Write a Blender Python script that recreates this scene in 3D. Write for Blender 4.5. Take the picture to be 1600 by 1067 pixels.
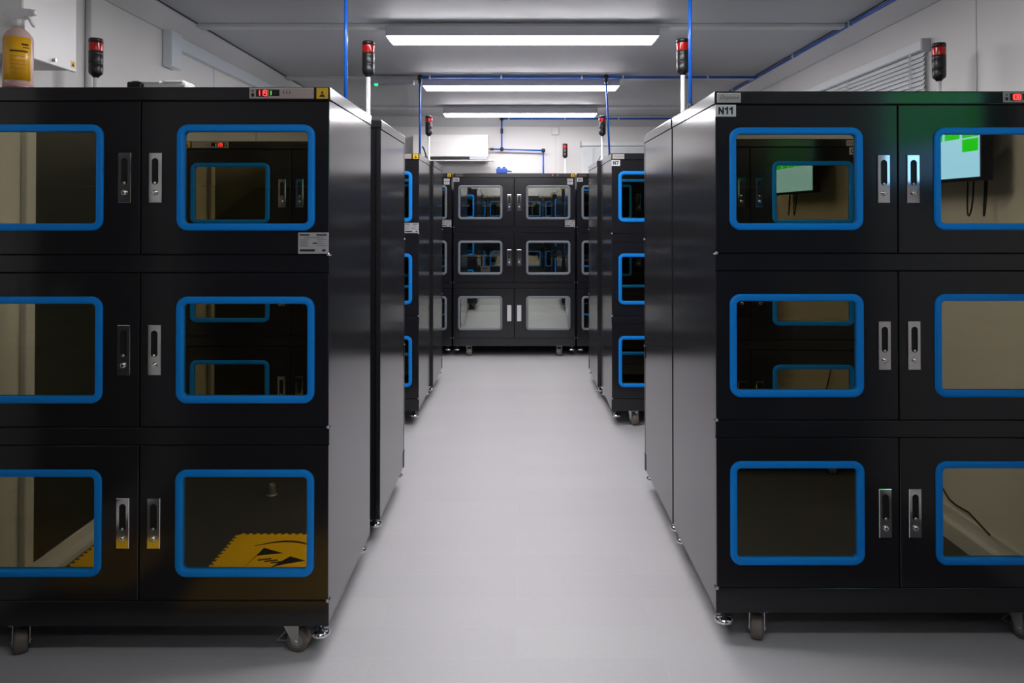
import bpy, bmesh, math, random
from mathutils import Vector, Matrix
random.seed(4)
PI = math.pi
for o in list(bpy.data.objects):
    bpy.data.objects.remove(o)
SC = bpy.context.scene
COL = SC.collection

# ------------------------------------------------------------------ camera, world, exposure
FPX, CAMZ = 1180.0, 1.397
PITCH = math.radians(0.6)
cam_d = bpy.data.cameras.new('camera')
cam_d.sensor_width = 36.0
cam_d.lens = FPX * 36.0 / 1600.0
cam_d.shift_x = -8.0 / 1600.0
cam_d.shift_y = -(199.0 + FPX * math.tan(PITCH)) / 1600.0
cam_d.clip_start = 0.05
cam = bpy.data.objects.new('camera', cam_d)
COL.objects.link(cam)
cam.location = (0, 0, CAMZ)
cam.rotation_euler = (PI / 2 + PITCH, 0, 0)
SC.camera = cam

world = bpy.data.worlds.new('world')
SC.world = world
world.use_nodes = True
world.node_tree.nodes['Background'].inputs[0].default_value = (0.35, 0.5, 0.6, 1)
world.node_tree.nodes['Background'].inputs[1].default_value = 0.35

SC.view_settings.view_transform = 'Standard'
SC.view_settings.look = 'None'
SC.view_settings.gamma = 1.0
SC.view_settings.use_curve_mapping = False
SC.view_settings.exposure = 0.0
SC.cycles.max_bounces = 10
SC.cycles.glossy_bounces = 6
SC.cycles.transparent_max_bounces = 16
SC.cycles.use_denoising = True

LAMP = 34.0         # strength of the lit LED diffusers
LIGHT_Y = (2.63, 4.23, 5.84, 7.44)
FILL_Y = (-2.17, -0.57, 1.03)      # unseen weaker lamps near and behind the viewer, added as fill light
FILL = 0.42

# ------------------------------------------------------------------ materials
MATS = {}
def mat(name, color, rough=0.5, metal=0.0, spec=0.5, emit=None, strength=1.0, alpha=None, bump=None, coat=0.0, noise=None):
    m = bpy.data.materials.new(name)
    m.use_nodes = True
    nt = m.node_tree
    b = nt.nodes['Principled BSDF']
    b.inputs['Base Color'].default_value = (*color, 1)
    b.inputs['Roughness'].default_value = rough
    b.inputs['Metallic'].default_value = metal
    b.inputs['Specular IOR Level'].default_value = spec
    b.inputs['Coat Weight'].default_value = coat
    if emit:
        b.inputs['Emission Color'].default_value = (*emit, 1)
        b.inputs['Emission Strength'].default_value = strength
    if noise:
        sc, amt = noise
        tc = nt.nodes.new('ShaderNodeTexCoord')
        n = nt.nodes.new('ShaderNodeTexNoise'); n.inputs['Scale'].default_value = sc; n.inputs['Detail'].default_value = 5
        r = nt.nodes.new('ShaderNodeMapRange')
        r.inputs[3].default_value = 1 - amt; r.inputs[4].default_value = 1 + amt
        mx = nt.nodes.new('ShaderNodeMix'); mx.data_type = 'RGBA'; mx.blend_type = 'MULTIPLY'
        mx.inputs[0].default_value = 1.0
        mx.inputs[6].default_value = (*color, 1)
        nt.links.new(tc.outputs['Object'], n.inputs['Vector'])
        nt.links.new(n.outputs['Fac'], r.inputs[0])
        nt.links.new(r.outputs[0], mx.inputs[7])
        nt.links.new(mx.outputs[2], b.inputs['Base Color'])
    if bump:
        sc, st = bump
        tc = nt.nodes.new('ShaderNodeTexCoord')
        n = nt.nodes.new('ShaderNodeTexNoise'); n.inputs['Scale'].default_value = sc; n.inputs['Detail'].default_value = 3
        bp = nt.nodes.new('ShaderNodeBump'); bp.inputs['Strength'].default_value = st; bp.inputs['Distance'].default_value = 0.002
        nt.links.new(tc.outputs['Object'], n.inputs['Vector'])
        nt.links.new(n.outputs['Fac'], bp.inputs['Height'])
        nt.links.new(bp.outputs['Normal'], b.inputs['Normal'])
    MATS[name] = m
    return m

def glass_mat(name, refl, refl_col, tint):
    m = bpy.data.materials.new(name); m.use_nodes = True
    nt = m.node_tree
    nt.nodes.remove(nt.nodes['Principled BSDF'])
    out = nt.nodes['Material Output']
    g = nt.nodes.new('ShaderNodeBsdfGlossy'); g.inputs['Roughness'].default_value = 0.0; g.inputs['Color'].default_value = (*refl_col, 1)
    t = nt.nodes.new('ShaderNodeBsdfTransparent'); t.inputs['Color'].default_value = (*tint, 1)
    fr = nt.nodes.new('ShaderNodeFresnel'); fr.inputs['IOR'].default_value = 1.5
    ad = nt.nodes.new('ShaderNodeMath'); ad.operation = 'ADD'; ad.use_clamp = True; ad.inputs[1].default_value = refl
    mx = nt.nodes.new('ShaderNodeMixShader')
    nt.links.new(fr.outputs[0], ad.inputs[0]); nt.links.new(ad.outputs[0], mx.inputs[0])
    nt.links.new(t.outputs[0], mx.inputs[1]); nt.links.new(g.outputs[0], mx.inputs[2])
    nt.links.new(mx.outputs[0], out.inputs['Surface'])
    MATS[name] = m
    return m

mat('black_paint', (0.015, 0.015, 0.0175), rough=0.17, spec=0.45)
mat('side_paint', (0.018, 0.018, 0.020), rough=0.15, spec=0.6)
mat('inside_black', (0.006, 0.006, 0.007), rough=0.7, spec=0.2)
mat('shelf_steel', (0.02, 0.022, 0.026), rough=0.35, spec=0.5)
mat('blue_gasket', (0.001, 0.27, 0.86), rough=0.5, spec=0.25)
mat('grey_gasket', (0.21, 0.23, 0.26), rough=0.45, spec=0.4)
glass_mat('tinted_glass', 0.37, (1.0, 0.89, 0.60), (0.42, 0.42, 0.38))
glass_mat('clear_glass', 0.30, (0.95, 1.0, 0.92), (0.93, 0.94, 0.94))
mat('brushed_steel', (0.70, 0.68, 0.66), rough=0.07, metal=1.0)
mat('chrome', (0.85, 0.85, 0.85), rough=0.06, metal=1.0)
mat('slot_black', (0.004, 0.004, 0.005), rough=0.6)
mat('zinc', (0.50, 0.52, 0.50), rough=0.32, metal=0.9)
mat('tyre', (0.16, 0.135, 0.11), rough=0.5)
mat('hub_grey', (0.25, 0.25, 0.24), rough=0.4)
mat('pole_white', (0.78, 0.78, 0.78), rough=0.3)
mat('black_plastic', (0.012, 0.012, 0.013), rough=0.35)
mat('red_lens', (0.42, 0.008, 0.008), rough=0.15, emit=(0.7, 0.01, 0.01), strength=0.03)
mat('label_white', (0.75, 0.75, 0.75), rough=0.5)
mat('label_ink', (0.01, 0.01, 0.012), rough=0.6)
mat('plate_grey', (0.50, 0.48, 0.46), rough=0.35)
mat('plate_ink', (0.12, 0.09, 0.07), rough=0.6)
mat('rating_grey', (0.45, 0.45, 0.46), rough=0.4)
mat('rating_faint', (0.22, 0.22, 0.23), rough=0.5)
mat('display_grey', (0.42, 0.36, 0.34), rough=0.35)
mat('esd_yellow', (0.80, 0.50, 0.01), rough=0.45)
mat('led_red', (0.3, 0.0, 0.0), rough=0.4, emit=(1.0, 0.03, 0.03), strength=4.0)
mat('led_green', (0.05, 0.2, 0.02), rough=0.4, emit=(0.18, 0.75, 0.04), strength=1.2)
mat('lamp_green', (0.02, 0.3, 0.1), rough=0.4, emit=(0.02, 0.8, 0.25), strength=1.6)
mat('orange_ink', (0.45, 0.16, 0.06), rough=0.5)
mat('wall_paint', (0.76, 0.745, 0.72), rough=0.55, noise=(3.0, 0.02))
mat('ceiling_paint', (0.57, 0.585, 0.60), rough=0.6, noise=(2.0, 0.02))
mat('trim_paint', (0.66, 0.66, 0.66), rough=0.4)
mat('trunking_white', (0.74, 0.80, 0.83), rough=0.2)
mat('dark_door', (0.030, 0.034, 0.028), rough=0.45)
mat('fixture_grey', (0.42, 0.42, 0.46), rough=0.4)
mat('lamp_diffuser', (0.9, 0.9, 0.9), rough=0.5, emit=(1.0, 0.965, 1.0), strength=LAMP)
mat('lamp_diffuser_dim', (0.9, 0.9, 0.9), rough=0.5, emit=(1.0, 0.965, 1.0), strength=LAMP * FILL)
mat('pipe_blue', (0.008, 0.13, 0.66), rough=0.25, spec=0.6)
mat('fitting_black', (0.010, 0.012, 0.016), rough=0.4)
mat('clip_white', (0.75, 0.75, 0.78), rough=0.4)
mat('cap_red', (0.7, 0.08, 0.02), rough=0.4)
mat('appliance_white', (0.84, 0.83, 0.81), rough=0.35)
mat('blind_white', (0.80, 0.83, 0.84), rough=0.35)
mat('frame_white', (0.7, 0.72, 0.70), rough=0.4)
mat('bottle_pink', (0.62, 0.42, 0.38), rough=0.3)
mat('bottle_liquid', (0.50, 0.26, 0.24), rough=0.3)
mat('bottle_label', (0.85, 0.43, 0.012), rough=0.28)
mat('mat_yellow', (0.95, 0.55, 0.003), rough=0.5)
mat('rubber_grey', (0.16, 0.16, 0.15), rough=0.5)
mat('tv_black', (0.008, 0.008, 0.01), rough=0.3)
mat('tv_bezel', (0.006, 0.008, 0.03), rough=0.3)
mat('tv_screen', (0.01, 0.01, 0.01), rough=0.3, emit=(0.25, 0.57, 1.0), strength=2.5)
mat('tv_green', (0.01, 0.01, 0.01), rough=0.3, emit=(0.0, 0.62, 0.0), strength=2.0)
mat('paper_white', (0.88, 0.88, 0.88), rough=0.6)
mat('card_pink', (0.85, 0.72, 0.66), rough=0.6)
mat('tube_blue', (0.01, 0.22, 0.60), rough=0.35)
mat('bag_silver', (0.72, 0.75, 0.72), rough=0.3, metal=0.3)
mat('bin_dark', (0.03, 0.032, 0.036), rough=0.5)
mat('valve_blue', (0.03, 0.12, 0.62), rough=0.35)
glass_mat('window_glass', 0.03, (0.95, 1, 0.98), (0.85, 0.9, 0.88))

def floor_material():
    m = mat('floor_vinyl', (0.47, 0.455, 0.475), rough=0.42, spec=0.35)
    nt = m.node_tree; b = nt.nodes['Principled BSDF']
    tc = nt.nodes.new('ShaderNodeTexCoord')
    br = nt.nodes.new('ShaderNodeTexBrick')
    br.inputs['Color1'].default_value = (0.478, 0.470, 0.480, 1)
    br.inputs['Color2'].default_value = (0.500, 0.492, 0.500, 1)
    br.inputs['Mortar'].default_value = (0.500, 0.493, 0.500, 1)
    br.inputs['Scale'].default_value = 1.0
    br.inputs['Mortar Size'].default_value = 0.003
    br.inputs['Brick Width'].default_value = 0.92
    br.inputs['Row Height'].default_value = 0.184
    n = nt.nodes.new('ShaderNodeTexNoise'); n.inputs['Scale'].default_value = 60; n.inputs['Detail'].default_value = 6
    r = nt.nodes.new('ShaderNodeMapRange'); r.inputs[3].default_value = 0.95; r.inputs[4].default_value = 1.05
    mx = nt.nodes.new('ShaderNodeMix'); mx.data_type = 'RGBA'; mx.blend_type = 'MULTIPLY'; mx.inputs[0].default_value = 1
    nt.links.new(tc.outputs['Object'], br.inputs['Vector'])
    nt.links.new(tc.outputs['Object'], n.inputs['Vector'])
    nt.links.new(n.outputs['Fac'], r.inputs[0])
    nt.links.new(br.outputs['Color'], mx.inputs[6]); nt.links.new(r.outputs[0], mx.inputs[7])
    nt.links.new(mx.outputs[2], b.inputs['Base Color'])
floor_material()

# ------------------------------------------------------------------ mesh builders
class MB:
    """collects shapes in one bmesh; every added face takes the current material index"""
    def __init__(s):
        s.bm = bmesh.new(); s.mi = 0
    def _tag(s, faces, smooth=False):
        for f in faces:
            f.material_index = s.mi
            f.smooth = smooth
    def box(s, x0, x1, y0, y1, z0, z1, bevel=0.0, seg=1):
        r = bmesh.ops.create_cube(s.bm, size=1.0)
        vs = r['verts']
        bmesh.ops.scale(s.bm, vec=(x1 - x0, y1 - y0, z1 - z0), verts=vs)
        bmesh.ops.translate(s.bm, vec=((x0 + x1) / 2, (y0 + y1) / 2, (z0 + z1) / 2), verts=vs)
        fs = list({f for v in vs for f in v.link_faces})
        s._tag(fs)
        if bevel > 0:
            es = list({e for v in vs for e in v.link_edges})
            rr = bmesh.ops.bevel(s.bm, geom=es, offset=bevel, segments=seg, profile=0.5, affect='EDGES')
            s._tag(rr['faces'])
        return s
    def loft(s, rings, cap0=True, cap1=True, smooth=True, close=True):
        vr = [[s.bm.verts.new(p) for p in ring] for ring in rings]
        n = len(vr[0]); fs = []
        for a, b in zip(vr[:-1], vr[1:]):
            for i in range(n if close else n - 1):
                j = (i + 1) % n
                fs.append(s.bm.faces.new((a[i], a[j], b[j], b[i])))
        s._tag(fs, smooth)
        cf = []
        if cap0: cf.append(s.bm.faces.new(list(reversed(vr[0]))))
        if cap1: cf.append(s.bm.faces.new(vr[-1]))
        s._tag(cf, False)
        return s
    def lathe(s, prof, c=(0, 0, 0), n=24, sx=1.0, sy=1.0, axis='z', cap0=True, cap1=True):
        rings = []
        for r, h in prof:
            ring = []
            for i in range(n):
                a = 2 * PI * i / n
                p = (r * sx * math.cos(a), r * sy * math.sin(a), h)
                if axis == 'x': p = (p[2], p[0], p[1])
                elif axis == 'y': p = (p[0], -p[2], p[1])
                ring.append((c[0] + p[0], c[1] + p[1], c[2] + p[2]))
            rings.append(ring)
        return s.loft(rings, cap0, cap1)
    def tube(s, pts, r, n=10, cap=True):
        pts = [Vector(p) for p in pts]
        rings = []; prev = None
        for i, p in enumerate(pts):
            if i == 0: d = pts[1] - p
            elif i == len(pts) - 1: d = p - pts[-2]
            else: d = (pts[i + 1] - p).normalized() + (p - pts[i - 1]).normalized()
            d.normalize()
            if prev is None:
                up = Vector((0, 0, 1)) if abs(d.z) < 0.9 else Vector((1, 0, 0))
                u = d.cross(up).normalized()
            else:
                u = (prev - d * prev.dot(d)).normalized()
            prev = u
            v = d.cross(u)
            rings.append([tuple(p + (u * math.cos(2 * PI * k / n) + v * math.sin(2 * PI * k / n)) * r) for k in range(n)])
        return s.loft(rings, cap, cap)
    def poly(s, pts2, z0, z1, plane='xy', off=0.0):
        """prism of a 2-D outline; plane 'xy' extrudes along z, 'xz' along y, 'yz' along x"""
        def P(a, b, h):
            return (a, b, h) if plane == 'xy' else ((a, h, b) if plane == 'xz' else (h, a, b))
        lo = [s.bm.verts.new(P(a, b, z0)) for a, b in pts2]
        hi = [s.bm.verts.new(P(a, b, z1)) for a, b in pts2]
        fs = [s.bm.faces.new(lo), s.bm.faces.new(hi)]
        n = len(lo)
        for i in range(n):
            j = (i + 1) % n
            fs.append(s.bm.faces.new((lo[i], lo[j], hi[j], hi[i])))
        s._tag(fs)
        bmesh.ops.recalc_face_normals(s.bm, faces=fs)
        return s
    def mesh_in(s, me, mtx):
        tmp = bmesh.new(); tmp.from_mesh(me); tmp.transform(mtx)
        vm = {v: s.bm.verts.new(v.co) for v in tmp.verts}
        for f in tmp.faces:
            try:
                g = s.bm.faces.new([vm[v] for v in f.verts]); g.material_index = s.mi
            except ValueError:
                pass
        tmp.free()
        return s
    def m(s, i):
        s.mi = i
        return s
    def mesh(s, name, mats):
        me = bpy.data.meshes.new(name)
        bmesh.ops.recalc_face_normals(s.bm, faces=s.bm.faces[:])
        s.bm.to_mesh(me); s.bm.free()
        for k in (mats if isinstance(mats, (list, tuple)) else [mats]):
            me.materials.append(MATS[k])
        return me

def obj(name, me, parent=None, loc=(0, 0, 0), rz=0.0, label=None, cat=None, group=None, kind=None):
    if isinstance(me, tuple):
        me = me[0].mesh(name, me[1])
    o = bpy.data.objects.new(name, me)
    COL.objects.link(o)
    o.location = loc
    o.rotation_euler = (0, 0, rz)
    if parent: o.parent = parent
    if label: o['label'] = label
    if cat: o['category'] = cat
    if group: o['group'] = group
    if kind: o['kind'] = kind
    return o

def thing(name, label, cat, loc=(0, 0, 0), rz=0.0, group=None):
    return obj(name, None, None, loc, rz, label, cat, group)

def struct(name, mb, mats):
    return obj(name, (mb, mats), kind='structure')

def rrect(x0, x1, z0, z1, r, k=6):
    """rounded rectangle outline (x,z), counter-clockwise from lower left"""
    pts = []
    for cx, cz, a0 in ((x0 + r, z0 + r, PI), (x1 - r, z0 + r, 1.5 * PI), (x1 - r, z1 - r, 0), (x0 + r, z1 - r, 0.5 * PI)):
        for i in range(k + 1):
            a = a0 + 0.5 * PI * i / k
            pts.append((cx + r * math.cos(a), cz + r * math.sin(a)))
    return pts

def holed_panel(mb, X0, X1, Z0, Z1, hole, y0, y1, k=6, edge=0.002):
    """flat panel (front at y0) with a rounded-rectangle hole; hole = rrect point list of 4*(k+1) points"""
    bm = mb.bm
    e = edge
    def ring(pts, y): return [bm.verts.new((a, y, b)) for a, b in pts]
    corners = [(X0, Z0), (X1, Z0), (X1, Z1), (X0, Z1)]
    inner_c = [(X0 + e, Z0 + e), (X1 - e, Z0 + e), (X1 - e, Z1 - e), (X0 + e, Z1 - e)]
    of = ring(inner_c, y0); om = ring(corners, y0 + e); ob = ring(corners, y1)
    hf = ring(hole, y0); hb = ring(hole, y1)
    fs = []
    n = k + 1
    for o_, h_ in ((of, hf), (ob, hb)):
        for c in range(4):
            for i in range(k):
                fs.append(bm.faces.new((o_[c], h_[c * n + i], h_[c * n + i + 1])))
            d = (c + 1) % 4
            fs.append(bm.faces.new((o_[c], h_[c * n + k], h_[d * n], o_[d])))
    for a, b in ((of, om), (om, ob)):
        for i in range(4):
            j = (i + 1) % 4
            fs.append(bm.faces.new((a[i], a[j], b[j], b[i])))
    m_ = len(hf)
    for i in range(m_):
        j = (i + 1) % m_
        fs.append(bm.faces.new((hf[i], hf[j], hb[j], hb[i])))
    mb._tag(fs)
    return mb

def rr_sweep(mb, x0, x1, z0, z1, r, prof, k=8):
    """ring swept around a rounded rectangle; prof = (inset, y) pairs from the outside in"""
    rings = []
    for o, y in prof:
        rings.append([(a, y, b) for a, b in rrect(x0 + o, x1 - o, z0 + o, z1 - o, max(r - o, 0.002), k)])
    return mb.loft(rings, False, False, smooth=False)

TXT = {}
def text_mesh(s, shear=0.0, bold=0.0):
    key = (s, shear, bold)
    if key not in TXT:
        cu = bpy.data.curves.new('lettering', 'FONT')
        cu.body = s; cu.size = 1.0; cu.shear = shear; cu.offset = bold
        cu.align_x = 'CENTER'; cu.align_y = 'CENTER'
        cu.resolution_u = 3
        t = bpy.data.objects.new('lettering', cu)
        COL.objects.link(t)
        dg = bpy.context.evaluated_depsgraph_get()
        TXT[key] = bpy.data.meshes.new_from_object(t.evaluated_get(dg))
        bpy.data.objects.remove(t)
        bpy.data.curves.remove(cu)
    return TXT[key]

def put_text(mb, s, x, y, z, size, shear=0.0, bold=0.0, sx=1.0):
    me = text_mesh(s, shear, bold)
    M = Matrix.Translation((x, y, z)) @ Matrix.Rotation(PI / 2, 4, 'X') @ Matrix.Diagonal((size * sx, size, size, 1))
    mb.mesh_in(me, M)

SEG = {'0': 'abcdef', '1': 'bc', '2': 'abged', '3': 'abgcd', '4': 'fgbc', '5': 'afgcd', '6': 'afgedc', '7': 'abc', '8': 'abcdefg', '9': 'abcdfg'}
def seven(mb, s, x, y, z, w, h, pitch, t):
    for ch in s:
        for g in SEG.get(ch, ''):
            if g in 'agd':
                zz = {'a': z + h / 2, 'g': z, 'd': z - h / 2}[g]
                mb.box(x - w / 2, x + w / 2, y - 0.001, y, zz - t / 2, zz + t / 2)
            else:
                xx = x + (w / 2 if g in 'bc' else -w / 2)
                z0, z1 = (z, z + h / 2) if g in 'bf' else (z - h / 2, z)
                mb.box(xx - t / 2, xx + t / 2, y - 0.001, y, z0, z1)
        x += pitch

# ------------------------------------------------------------------ room shell
XL, XR, YB, YF, ZC = -1.85, 1.90, 8.25, -2.55, 2.46
struct('floor', MB().box(XL - .1, XR + .1, YF - .1, YB + .1, -0.06, 0), 'floor_vinyl')
struct('ceiling', MB().box(XL - .1, XR + .1, YF - .1, YB + .1, ZC, ZC + 0.06), 'ceiling_paint')
WY0, WY1, WZ0, WZ1 = 3.56, 5.02, 1.00, 2.13          # right-hand window
BX0, BX1, BZ0, BZ1 = 0.72, 1.68, 1.05, 2.12          # rear window
struct('wall_left', MB().box(XL - .1, XL, YF, YB, 0, ZC), 'wall_paint')
w = MB()
w.box(XR, XR + .1, YF, WY0, 0, ZC).box(XR, XR + .1, WY1, YB, 0, ZC).box(XR, XR + .1, WY0, WY1, 0, WZ0).box(XR, XR + .1, WY0, WY1, WZ1, ZC)
struct('wall_right', w, 'wall_paint')
w = MB()
w.box(XL, BX0, YB, YB + .1, 0, ZC).box(BX1, XR, YB, YB + .1, 0, ZC).box(BX0, BX1, YB, YB + .1, 0, BZ0).box(BX0, BX1, YB, YB + .1, BZ1, ZC)
struct('wall_back', w, 'wall_paint')
struct('wall_front', MB().box(XL, XR, YF - .1, YF, 0, ZC), 'wall_paint')
# sloping cornices between wall and ceiling
ZK = 2.355
struct('trim_1', MB().poly([(XL, ZK), (XL + .012, ZK), (XL + .065, ZC - .012), (XL + .065, ZC), (XL, ZC)], YF, YB, 'xz'), 'trim_paint')
struct('trim_2', MB().poly([(XR, ZK), (XR - .012, ZK), (XR - .065, ZC - .012), (XR - .065, ZC), (XR, ZC)], YF, YB, 'xz'), 'trim_paint')
struct('trim_3', MB().poly([(YB, ZK), (YB - .012, ZK), (YB - .065, ZC - .012), (YB - .065, ZC), (YB, ZC)], XL + .06, XR - .06, 'yz'), 'trim_paint')
# flat joint strips across the ceiling at every lamp
for i, y in enumerate(FILL_Y + LIGHT_Y):
    struct('trim_%d' % (i + 4), MB().box(XL + .06, XR - .06, y - .035, y + .035, ZC - .022, ZC, .004), 'trim_paint')
# vertical joint strips of the wall panels
n = 11
for y in (0.25, 3.12, 5.6, 7.0):
    struct('trim_%d' % n, MB().box(XR - .003, XR, y - .006, y + .006, 0.15, ZK), 'trim_paint'); n += 1
for y in (2.3, 4.6, 6.9):
    struct('trim_%d' % n, MB().box(XL, XL + .003, y - .006, y + .006, 0.15, ZK), 'trim_paint'); n += 1
for x in (-0.79, 0.42):
    struct('trim_%d' % n, MB().box(x - .004, x + .004, YB - .003, YB, 0.15, ZK), 'trim_paint'); n += 1
mat('joint_dark', (0.03, 0.03, 0.03), rough=0.7)  # dark colour laid in as the shadow line between cornice and ceiling
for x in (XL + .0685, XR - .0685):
    struct('trim_%d' % n, MB().box(x - .0035, x + .0035, YF, YB - .05, ZC - .004, ZC), 'joint_dark'); n += 1  # strips added as the shadow line under the ceiling, no real trim
# stepped skirting
struct('baseboard_left', MB().box(XL, XL + .02, YF, YB, 0, .075, .004).box(XL, XL + .06, YF, YB, 0, .028, .004), 'trim_paint')
struct('baseboard_right', MB().box(XR - .02, XR, YF, YB, 0, .125, .004).box(XR - .05, XR, YF, YB, 0, .075, .004), 'trim_paint')
struct('baseboard_back', MB().box(XL, XR, YB - .02, YB, 0, .14, .004), 'trim_paint')
# dark door leaf in the left wall with its pale frame post (mirrored in the near left windows)
d1 = struct('door_1', MB().box(XL, XL + .02, 1.00, 1.925, .078, 2.12, .004), 'dark_door')
obj('door_frame', (MB().box(XL, XL + .026, 1.925, 1.98, .076, 2.18, .004).box(XL, XL + .026, .945, 1.0, .076, 2.18, .004).box(XL, XL + .026, .945, 1.98, 2.12, 2.18, .004), 'frame_white'), d1)
obj('door_handle', (MB().lathe([(.03, 0), (.03, .01), (.012, .012), (.012, .05)], (XL + .02, 1.76, 1.08), 16, axis='x').tube([(XL + .065, 1.76, 1.08), (XL + .065, 1.64, 1.08)], .010), 'brushed_steel'), d1)
# windows
def window(name, plane):
    if plane == 'x':
        f = MB()
        for y0, y1, z0, z1 in ((WY0, WY0 + .05, WZ0, WZ1), (WY1 - .05, WY1, WZ0, WZ1), (WY0, WY1, WZ0, WZ0 + .05), (WY0, WY1, WZ1 - .05, WZ1), ((WY0 + WY1) / 2 - .025, (WY0 + WY1) / 2 + .025, WZ0, WZ1)):
            f.box(XR + .03, XR + .08, y0, y1, z0, z1, .003)
        o = struct(name, f, 'frame_white')
        obj('pane', (MB().box(XR + .053, XR + .057, WY0 + .04, WY1 - .04, WZ0 + .04, WZ1 - .04), 'window_glass'), o)
    else:
        f = MB()
        for x0, x1, z0, z1 in ((BX0, BX0 + .05, BZ0, BZ1), (BX1 - .05, BX1, BZ0, BZ1), (BX0, BX1, BZ0, BZ0 + .05), (BX0, BX1, BZ1 - .05, BZ1)):
            f.box(x0, x1, YB + .03, YB + .08, z0, z1, .003)
        o = struct(name, f, 'frame_white')
        obj('pane', (MB().box(BX0 + .04, BX1 - .04, YB + .053, YB + .057, BZ0 + .04, BZ1 - .04), 'window_glass'), o)
window('window_1', 'x')
window('window_2', 'y')

# ------------------------------------------------------------------ ceiling lamps
def lamp_meshes():
    b = MB()
    b.box(-.755, .755, -.08, .08, -.060, 0, .003)
    dif = MB()
    dif.loft([[(-.750, -.078, -.060), (.750, -.078, -.060), (.750, .078, -.060), (-.750, .078, -.060)],
              [(-.735, -.070, -.076), (.735, -.070, -.076), (.735, .070, -.076), (-.735, .070, -.076)]], True, True, smooth=False)
    return b.mesh('housing', 'fixture_grey'), dif.mesh('diffuser', 'lamp_diffuser')
LH, LD = lamp_meshes()
LAMPTXT = {-2.17: 'dimmed LED batten lamp farthest behind the viewer, out of the picture', -0.57: 'dimmed LED batten lamp overhead behind the viewer, out of the picture', 1.03: 'dimmed LED batten lamp overhead just in front of the viewer, above the picture',
           2.63: 'long white LED batten lamp on the ceiling above the two nearest cabinets',
           4.23: 'largest long LED batten lamp in view, glowing white at the top of the picture',
           5.84: 'glowing white LED batten lamp right behind the crosswise blue ceiling pipe',
           7.44: 'shortest-looking LED batten lamp, glowing in front of the far wall'}
LDD = LD.copy(); LDD.materials.clear(); LDD.materials.append(MATS['lamp_diffuser_dim'])
for y in FILL_Y + LIGHT_Y:
    t = thing('batten_lamp', LAMPTXT[y], 'lamp', (0.03, y, ZC - .022), 0, 'LED batten lamps across the ceiling')
    obj('housing', LH, t); obj('diffuser', LDD if y in FILL_Y else LD, t)

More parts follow.
